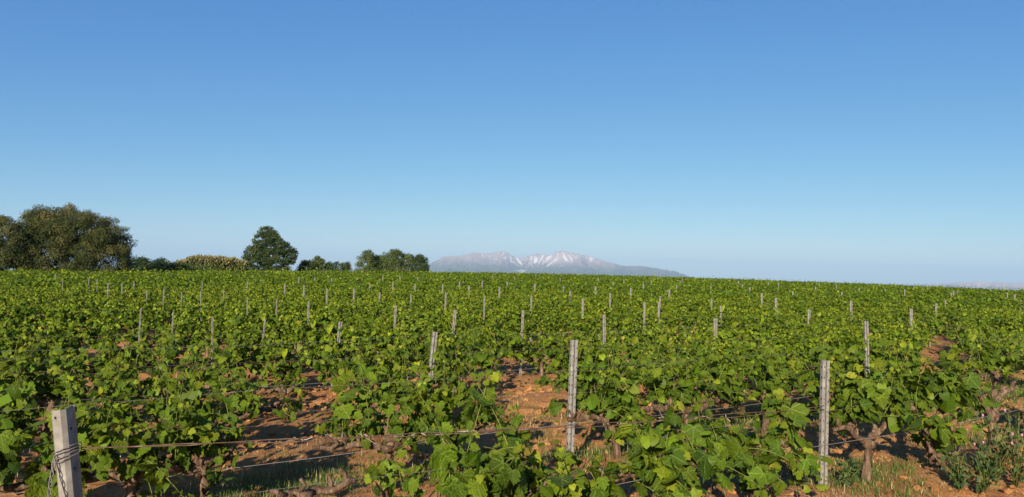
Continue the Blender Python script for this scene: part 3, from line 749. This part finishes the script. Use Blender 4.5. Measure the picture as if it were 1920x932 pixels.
# the rest of the field, joined
def far_rows(name, cs, n_leaf, size, T, seed):
    r = np.random.default_rng(seed)
    if not cs: return
    n = len(cs); C = np.array([[c[2], c[3]] for c in cs]); Zb = base_z(C[:, 0], C[:, 1])
    vig = r.uniform(0.78, 1.14, n)
    i = np.repeat(np.arange(n), n_leaf); m = len(i)
    u = r.uniform(-0.58, 0.58, m); hgt = 0.16 + (0.74 * vig[i]) * r.beta(1.9, 1.35, m)
    wid = 0.27 * np.sin(np.clip((hgt - 0.08) / 0.9, 0.05, 1) * np.pi) ** 0.7 + 0.03
    vv = r.uniform(-1, 1, m) * wid
    spike = r.random(m) < 0.035; hgt = hgt + spike * 0.40 * r.random(m) ** 2
    pos = np.stack([C[i, 0] + U[0] * u + N[0] * vv, C[i, 1] + U[1] * u + N[1] * vv, Zb[i] + hgt], -1)
    out = np.stack([N[0] * np.sign(vv), N[1] * np.sign(vv), 0 * vv], -1) * (np.abs(vv) / 0.25)[:, None]
    nn = out * 0.6 + np.array([0, 0, 0.55]) + r.normal(0, 0.48, (m, 3))
    yd = out * 0.5 + np.array([0, 0, -0.5]) + r.normal(0, 0.5, (m, 3))
    sz = size * r.uniform(0.7, 1.3, m)
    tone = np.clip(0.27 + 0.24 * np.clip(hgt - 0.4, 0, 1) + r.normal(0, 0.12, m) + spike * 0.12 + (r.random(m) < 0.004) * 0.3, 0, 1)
    return (pos, nn, yd, sz, tone)
bands = [[], [], []]
for c in rest: bands[0 if c[0] < 34 else (1 if c[0] < 62 else 2)].append(c)
parts = []
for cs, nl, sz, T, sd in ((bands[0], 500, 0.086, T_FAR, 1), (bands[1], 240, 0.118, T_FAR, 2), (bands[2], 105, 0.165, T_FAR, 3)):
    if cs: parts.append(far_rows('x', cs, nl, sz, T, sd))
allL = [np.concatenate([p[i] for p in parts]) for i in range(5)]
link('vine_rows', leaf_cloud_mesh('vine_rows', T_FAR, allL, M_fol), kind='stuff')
print('vines', len(cand), 'named', len(named), 'far leaves', len(allL[0]))

# ------------------------------------------------------------------ trees and bushes beyond the field
def in_poly(px, py, poly):
    c = False; j = len(poly) - 1
    for i in range(len(poly)):
        (xi, yi), (xj, yj) = poly[i], poly[j]
        if (yi > py) != (yj > py) and px < (xj - xi) * (py - yi) / (yj - yi) + xi: c = not c
        j = i
    return c
def tree(name, label, cat, poly, dist, n_cl, rpx, leaf, per_m2, tones, mat, seed, T=T_OVAL, depth=0.8, trunk=True, limbs=7, group=None, up=0.5, top_tone=0.0, squash=0.85, feather=0.16):
    """the traced outline is the crown's width and height; clumps of leaves fill a rounded body of that size"""
    r = np.random.default_rng(seed)
    xs = [p[0] for p in poly]; ys = [p[1] for p in poly]; cx = (min(xs) + max(xs)) / 2; yb = max(ys); yt = min(ys)
    hw = (max(xs) - min(xs)) / 2
    base = at_dist(cx, yb, dist); m = 1.025 * base.y / F; gz = float(base_z(base.x, base.y)); root = empty(name, (base.x, base.y, gz), math.atan2(base.y, base.x) - math.pi / 2)
    ztop = at_dist(cx, yb, dist).z - gz
    C = []
    while len(C) < n_cl:
        a, b_ = r.uniform(min(xs), max(xs)), r.uniform(yt, yb); rr = r.uniform(*rpx)
        if not in_poly(a, b_, poly): continue
        if not all(in_poly(a + q * rr * 0.98, b_ + w_ * rr * 0.98, poly) for q, w_ in ((1, 0), (-1, 0), (0, -1))): continue
        e = math.sqrt(max(0.05, 1 - ((a - cx) / (hw * 1.08)) ** 2)) * math.sqrt(max(0.08, 1 - max(0, (yb - b_) / (yb - yt) * 0.95) ** 2))
        dd = (r.uniform(-1, 1) if r.random() < 0.45 else r.choice([-1, -1, 1]) * r.uniform(0.75, 1)) * e * hw * depth
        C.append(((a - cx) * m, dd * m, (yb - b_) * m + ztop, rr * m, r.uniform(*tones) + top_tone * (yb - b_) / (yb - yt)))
    # ground skirt so that no crown floats
    P, Nn, Y, Sz, To = [], [], [], [], []
    for x, y, z, rad, tone in C:
        k = max(8, int(per_m2 * 4 * math.pi * rad * rad))
        u = unit(r.normal(0, 1, (k, 3))); q = rad * r.uniform(0.25, 1.0, k) ** 0.45 * (0.92 + feather * np.abs(r.normal(0, 1, k))) * (1 + 0.22 * np.sin(u[:, 0] * 5 + x) * np.cos(u[:, 2] * 4 + y))
        p = np.array([x, y, z]) + u * q[:, None] * np.array([1, 1, squash])
        P.append(p); Nn.append(u * 1.0 + np.array([0, 0, up]) + r.normal(0, 0.5, (k, 3))); Y.append(u * 0.6 + r.normal(0, 0.6, (k, 3)))
        Sz.append(leaf * r.uniform(0.6, 1.35, k)); To.append(np.clip(tone + r.normal(0, 0.045, k), 0, 1))
    Lv = [np.concatenate(q) for q in (P, Nn, Y, Sz, To)]
    Lv[0][:, 2] = np.maximum(Lv[0][:, 2], 0.05)
    if trunk:
        t = MB(); H = (yb - yt) * m + ztop; tr = max(0.05, 0.026 * H)
        pts = [(0.02 * H * math.sin(i * 1.3 + seed), 0.015 * H * math.cos(i + seed), -0.2 + (0.75 * H + 0.2) * i / 7) for i in range(8)]
        t.tube(pts, [tr * (1.25 - 0.95 * i / 7) for i in range(8)], 8, 0.08)
        for c in sorted(C, key=lambda c: -c[3])[:limbs * 2:2]:
            f = 0.22 + 0.45 * r.random(); a = Vector(pts[int(f * 7)]); e_ = Vector(c[:3])
            mid = a.lerp(e_, 0.5) + Vector((0, 0, 0.05 * H))
            t.tube([a, mid, e_], [tr * 0.5, tr * 0.3, tr * 0.1], 6, 0.08)
        t.build('trunk', M_trunk, root)
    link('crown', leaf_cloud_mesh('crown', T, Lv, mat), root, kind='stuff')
    return tag(root, label, cat, group)
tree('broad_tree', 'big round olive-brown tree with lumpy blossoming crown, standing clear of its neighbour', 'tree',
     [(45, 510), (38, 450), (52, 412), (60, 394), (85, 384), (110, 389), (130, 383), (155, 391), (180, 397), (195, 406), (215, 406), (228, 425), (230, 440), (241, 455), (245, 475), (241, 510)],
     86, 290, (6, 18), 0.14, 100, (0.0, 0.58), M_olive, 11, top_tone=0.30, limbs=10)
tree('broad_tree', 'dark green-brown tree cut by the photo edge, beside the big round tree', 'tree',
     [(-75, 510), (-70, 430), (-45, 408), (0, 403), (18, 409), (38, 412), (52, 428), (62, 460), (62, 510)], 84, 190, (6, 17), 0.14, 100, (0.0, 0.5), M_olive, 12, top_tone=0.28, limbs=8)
tree('lone_tree', 'lone pointed dark green tree rising above the tan reeds', 'tree',
     [(455, 480), (463, 466), (471, 459), (475, 445), (482, 433), (489, 425), (497, 421), (505, 422), (513, 430), (522, 441), (532, 451), (549, 458), (555, 470), (556, 482), (550, 492), (541, 510), (462, 510), (459, 490)],
     118, 420, (2.4, 6.5), 0.22, 46, (0.05, 0.8), M_dark, 13, limbs=12, squash=0.55, up=0.8, feather=0.32, top_tone=0.1)
GB = 'trees and bushes beyond the vineyard'
sm = [('bramble_bush', 'low dark bramble bush right of the big round tree', 'bush', [(236, 510), (246, 489), (262, 481), (280, 482), (288, 487), (302, 481), (306, 488), (318, 489), (332, 490), (338, 510)], 104, 34, (4, 8), (0.0, 0.35), M_dark),
    ('low_shrub', 'low yellow-green shrub before the tan reeds', 'bush', [(275, 510), (298, 493), (335, 489), (372, 492), (400, 495), (408, 510)], 101, 40, (3, 6), (0.35, 0.8), M_bush),
    ('dark_bush', 'round dark bush just right of the lone pointed tree', 'bush', [(558, 510), (568, 490), (578, 486), (588, 487), (592, 510)], 120, 20, (3.5, 6), (0.05, 0.4), M_dark),
    ('green_bush', 'upright green bush with a spiky top, right of the round dark bush', 'bush', [(586, 510), (589, 485), (596, 478), (606, 484), (611, 510)], 121, 18, (3.2, 5.5), (0.4, 0.8), M_bush),
    ('dark_bush', 'long low bush with a flat top left of the bare stem', 'bush', [(611, 510), (613, 492), (624, 489), (640, 492), (652, 491), (657, 510)], 121, 26, (3, 5), (0.2, 0.6), M_dark),
    ('young_tree', 'feathery young tree at the west end of the tree row', 'tree', [(668, 512), (669, 490), (676, 478), (683, 471), (693, 467), (699, 474), (700, 484), (708, 512)], 120, 30, (3.2, 6), (0.4, 0.9), M_bush),
    ('young_tree', 'dark rounded young tree second in the tree row', 'tree', [(694, 512), (697, 482), (706, 477), (714, 482), (716, 512)], 121, 22, (3.2, 6), (0.05, 0.4), M_dark),
    ('young_tree', 'green young tree with a spreading top, third in the tree row', 'tree', [(711, 512), (713, 476), (723, 471), (731, 478), (733, 512)], 121, 24, (3.2, 5.5), (0.35, 0.75), M_bush),
    ('young_tree', 'tallest narrow tree in the tree row', 'tree', [(729, 512), (731, 476), (738, 467), (745, 467), (752, 478), (754, 512)], 120, 28, (3.2, 6), (0.35, 0.85), M_bush),
    ('young_tree', 'thin-crowned greyish tree in the tree row right of the tallest', 'tree', [(750, 512), (752, 475), (765, 473), (774, 480), (774, 512)], 121, 20, (3, 5), (0.4, 0.9), M_bush),
    ('young_tree', 'rounded dark tree at the mountain end of the tree row', 'tree', [(771, 512), (773, 478), (784, 475), (793, 478), (799, 487), (804, 512)], 120, 30, (3.2, 6), (0.15, 0.6), M_dark)]
for i, (nm, lab, ct, poly, dist, n_, rp, tn, mt) in enumerate(sm):
    cx_ = sum(p[0] for p in poly) / len(poly); poly = [(cx_ + (p[0] - cx_) * 1.0 + (3.5 if p[0] > cx_ else -3.5), p[1] - 1) for p in poly]
    tree(nm, lab, ct, poly, dist, int(n_ * 2.6), rp, 0.18, 60, tn, mt, 40 + i, trunk=(ct == 'tree'), limbs=5, group=GB, depth=0.7, up=0.3, feather=0.3)
# tan reeds: tall stalks with pale plumes in front of dull green leaves
def reeds(name, label, px0, px1, tops, dist, n, seed):
    r = np.random.default_rng(seed); c = at_dist((px0 + px1) / 2, 500, dist); gz = float(base_z(c.x, c.y)); root = empty(name, (c.x, c.y, gz))
    a = r.uniform(px0, px1, n); dd = r.uniform(-2.5, 2.5, n)
    tx = np.interp(a, [p[0] for p in tops], [p[1] for p in tops]) + r.normal(0, 1.0, n) + 5.0 * (vnoise(a * 0.11, a * 0, 6) - 0.45)
    P = np.array([at_dist(q, y_, dist + d_) for q, y_, d_ in zip(a, tx, dd)]) - np.array([c.x, c.y, gz])
    k = 7; rep_ = np.repeat(np.arange(n), k); f = r.uniform(0, 1, n * k) ** 0.7
    pos = P[rep_].copy(); pos[:, 2] *= f; pos[:, :2] += r.normal(0, 0.14, (n * k, 2))
    tone = np.where(f > 0.78, r.normal(0.62, 0.2, n * k), r.normal(0.28, 0.2, n * k))
    L = (pos, r.normal(0, 0.6, (n * k, 3)) + np.array([-0.3, -0.9, 0.3]), r.normal(0, 0.35, (n * k, 3)) + np.array([0, 0, 1.0]), r.uniform(0.22, 0.5, n * k), np.clip(tone, 0, 1))
    link('stalks', leaf_cloud_mesh('stalks', T_OVAL, L, M_reed), root, kind='stuff')
    return tag(root, label, 'reeds', GB)
reeds('reed_bed', 'long bed of tan plumed reeds left of the lone pointed tree', 330, 462, [(330, 496), (342, 490), (360, 485), (385, 482.5), (412, 484), (440, 488), (462, 492)], 108, 1500, 3)
st = MB(); c = at_dist(656, 500, 119); gz = float(base_z(c.x, c.y))
st.tube([at_dist(658, 506, 119) - c, at_dist(656.5, 496, 119) - c, at_dist(654, 490, 119) - c, at_dist(651, 489, 119) - c], [0.06, 0.05, 0.035, 0.02], 5)
o = st.build('bare_sapling', M_trunk); o.location = c; tag(o, 'thin bare arching stem between the low bushes and the tree row', 'sapling')


# ------------------------------------------------------------------ clods, stones, weeds
r = np.random.default_rng(77)
def ico():
    bm = bmesh.new(); bmesh.ops.create_icosphere(bm, subdivisions=1, radius=1)
    v = np.array([p.co[:] for p in bm.verts]); f = np.array([[q.index for q in t.verts] for t in bm.faces]); bm.free(); return v, f
iv, iff = ico()
def clods(name, n, smin, smax, mat, region, seed):
    r = np.random.default_rng(seed)
    t = r.uniform(*region[0], n); nn = r.uniform(*region[1], n)
    x = N[0] * nn + U[0] * t; y = N[1] * nn + U[1] * t
    ph = (nn - N0) / SP; keep = (y > 1.8) & (np.abs(x) < y * 0.72 + 1) & (r.random(n) < 0.25 + 0.75 * (0.5 - 0.5 * np.cos(2 * np.pi * ph)))
    keep &= r.random(n) < np.clip(fbm(x * 0.9, y * 0.9, 3, 44) * 2.6 - 0.55, 0.05, 1)
    x, y = x[keep], y[keep]; n = len(x)
    s = smin * (smax / smin) ** (r.random(n) ** 2.6)
    a = r.uniform(0, 6.28, n)
    v = iv[None] * (1 + r.normal(0, 0.36, (n, len(iv), 1))) * (s[:, None, None] * np.stack([r.uniform(0.7, 1.3, n), r.uniform(0.7, 1.3, n), r.uniform(0.5, 0.85, n)], -1)[:, None, :])
    c, sn = np.cos(a)[:, None], np.sin(a)[:, None]
    v = np.stack([v[..., 0] * c - v[..., 1] * sn, v[..., 0] * sn + v[..., 1] * c, v[..., 2]], -1)
    v = v + np.stack([x, y, ground_z(x, y) + s * 0.18], -1)[:, None, :]
    f = iff[None] + (np.arange(n) * len(iv))[:, None, None]
    return link(name, new_mesh(name, v.reshape(-1, 3), f.reshape(-1, 3), [mat]), kind='stuff')
clods('soil_clods', 60000, 0.006, 0.042, M_soil, ((-9, 14), (1.8, 12)), 5)

def blades(name, n, centre_fn, hmin, hmax, wid, mat, seed, tone_mu=0.4):
    r = np.random.default_rng(seed); x, y = centre_fn(r, n); n = len(x)
    z = ground_z(x, y); h = r.uniform(hmin, hmax, n); a = r.uniform(0, 6.28, n); b_ = r.uniform(0.15, 0.75, n) * h
    w_ = wid * r.uniform(0.6, 1.3, n); ca, sa = np.cos(a), np.sin(a); px_, py_ = -sa * w_, ca * w_
    v = np.stack([np.stack([x + px_, y + py_, z - 0.01], -1), np.stack([x - px_, y - py_, z - 0.01], -1),
                  np.stack([x + ca * b_ * 0.3 - px_ * .8, y + sa * b_ * 0.3 - py_ * .8, z + h * 0.6], -1), np.stack([x + ca * b_ * 0.3 + px_ * .8, y + sa * b_ * 0.3 + py_ * .8, z + h * 0.6], -1),
                  np.stack([x + ca * b_, y + sa * b_, z + h], -1)], 1)
    i = (np.arange(n) * 5)[:, None]
    me = new_mesh(name, v.reshape(-1, 3), [i + np.array([[0, 1, 2, 3]]), i + np.array([[3, 2, 4]])], [mat])
    set_attr(me, 'tone', np.repeat(np.clip(r.normal(tone_mu, 0.24, n), 0, 1), 5))
    return link(name, me, kind='stuff')
def strip(n0, n1, t0, t1, thr, seed, sc=1.3):
    def fn(r, n):
        t = r.uniform(t0, t1, n); nn = r.normal((n0 + n1) / 2, (n1 - n0) / 3, n)
        x = N[0] * nn + U[0] * t; y = N[1] * nn + U[1] * t
        k = (fbm(x * sc, y * sc, 3, seed) + r.normal(0, 0.05, n) > thr) & (y > 1.8) & (np.abs(x) < y * 0.72 + 0.5)
        return x[k], y[k]
    return fn
blades('grass', 34000, strip(5.2, 6.5, 1.2, 16, 0.40, 8), 0.03, 0.12, 0.0024, M_grass, 1, 0.42)
blades('row_grass', 26000, strip(3.2, 4.6, 0.2, 12, 0.40, 18), 0.015, 0.075, 0.0024, M_grass, 2, 0.36)
blades('dry_grass', 16000, strip(5.4, 10.5, -5, 16, 0.46, 28), 0.03, 0.13, 0.0022, M_grass, 3, 0.7)

def litter(name, n, fn, mat, seed):
    r = np.random.default_rng(seed); x, y = fn(r, n); n = len(x); z = ground_z(x, y) + 0.012
    a = r.uniform(0, 6.28, n); l = r.uniform(0.03, 0.14, n); w_ = r.uniform(0.0012, 0.003, n); tl = r.normal(0, 0.22, n)
    d = np.stack([np.cos(a), np.sin(a), tl], -1) * l[:, None]; q = np.stack([-np.sin(a) * w_, np.cos(a) * w_, 0 * a], -1); p = np.stack([x, y, z], -1)
    bend = np.stack([0 * a, 0 * a, r.uniform(0, 0.02, n)], -1)
    v = np.stack([p - q, p + q, p + d * 0.5 + q + bend, p + d * 0.5 - q + bend, p + d + bend * 0.3], 1); i = (np.arange(n) * 5)[:, None]
    me = new_mesh(name, v.reshape(-1, 3), [i + np.array([[0, 1, 2, 3]]), i + np.array([[3, 2, 4]])], [mat])
    set_attr(me, 'tone', np.repeat(np.clip(r.normal(0.9, 0.15, n), 0, 1), 5)); return link(name, me, kind='stuff')
litter('dry_litter', 30000, strip(1.8, 6.8, -3, 12, 0.38, 61, 2.0), M_grass, 9)
def pink_material():
    m, nt, b = mat_new('pink_petal'); b.inputs['Base Color'].default_value = (0.36, 0.17, 0.24, 1); b.inputs['Roughness'].default_value = 0.8; return m
M_pink = pink_material()
WEEDS = [(1800, 918, 0.30, 'small leafy weed patch before the sparse old vine'), (1868, 905, 0.55, 'tall leafy weed with pink flower heads beside the sparse old vine'), (1905, 915, 0.62, 'tallest pink flowering weed at the photo edge'), (1845, 925, 0.36, 'bushy dark weed between the pink flowering weeds and the forked trunk'),
         (1195, 812, 0.22, 'small leafy weed on the grass strip just right of the pale fluted post'), (1240, 820, 0.26, 'leafy weed on the grass strip left of the long bare cordons'), (1590, 925, 0.22, 'low broad weed at the foot of the slotted post'), (1500, 925, 0.24, 'low weed left of the slotted post foot')]
for i, (px, py, h, lab) in enumerate(WEEDS):
    r = np.random.default_rng(900 + i); d = ray(px, py); t = -CAM_H / d.z; x, y = t * d.x, t * d.y
    root = empty('flowering_weed' if h > 0.5 else 'weed', (x, y, float(ground_z(x, y))))
    P, st = [], MB(); tips = []
    for q in range(int(10 + h * 26)):
        a = r.uniform(0, 6.28); sp = r.uniform(0.1, 0.55) * h; tip = np.array([math.cos(a) * sp, math.sin(a) * sp, h * r.uniform(0.55, 1.05)])
        mid = tip * np.array([0.35, 0.35, 0.55]); st.tube([(0, 0, -0.02), tuple(mid), tuple(tip)], [0.003, 0.0025, 0.0012], 4)
        f = r.uniform(0.15, 1, 11)[:, None]; P.append(np.where(f < 0.5, mid * f * 2, mid + (tip - mid) * (f - 0.5) * 2) + r.normal(0, 0.012, (11, 3))); tips.append(tip)
    st.build('stems', M_cane, root)
    P = np.concatenate(P); k = len(P); P[:, 2] = np.maximum(P[:, 2], 0.02)
    L = (P, r.normal(0, 0.6, (k, 3)) + np.array([0, -0.3, 0.6]), r.normal(0, 0.7, (k, 3)), r.uniform(0.03, 0.075, k), np.clip(r.normal(0.35, 0.18, k), 0, 1))
    link('foliage', leaf_cloud_mesh('foliage', T_OVAL, L, M_bush), root, kind='stuff')
    if h > 0.5:
        for tip in tips[:7]:
            fm = MB(); fm.tube([tuple(tip + np.array([0, 0, z])) for z in (-0.008, 0.004, 0.014, 0.020)], [0.003, 0.008, 0.010, 0.005], 7, 0.1); fm.build('flower_head', M_pink, root)
    tag(root, lab, 'weed')

# ------------------------------------------------------------------ haze
hz = bpy.data.materials.new('haze'); hz.use_nodes = True; hn = hz.node_tree
hn.nodes.remove(hn.nodes['Principled BSDF']); pv = hn.nodes.new('ShaderNodeVolumePrincipled')
pv.inputs['Color'].default_value = (0.48, 0.74, 0.96, 1); pv.inputs['Density'].default_value = 3.5e-5; pv.inputs['Anisotropy'].default_value = 0.0
hn.links.new(pv.outputs['Volume'], hn.nodes['Material Output'].inputs['Volume'])
zlo = float(GZ.min()) - 60; hm = MB(); hm.box((0, 0, (zlo + 640) / 2), (40000, 40000, (640 - zlo) / 2))
link('haze', hm.mesh('haze', hz, False), kind='stuff')
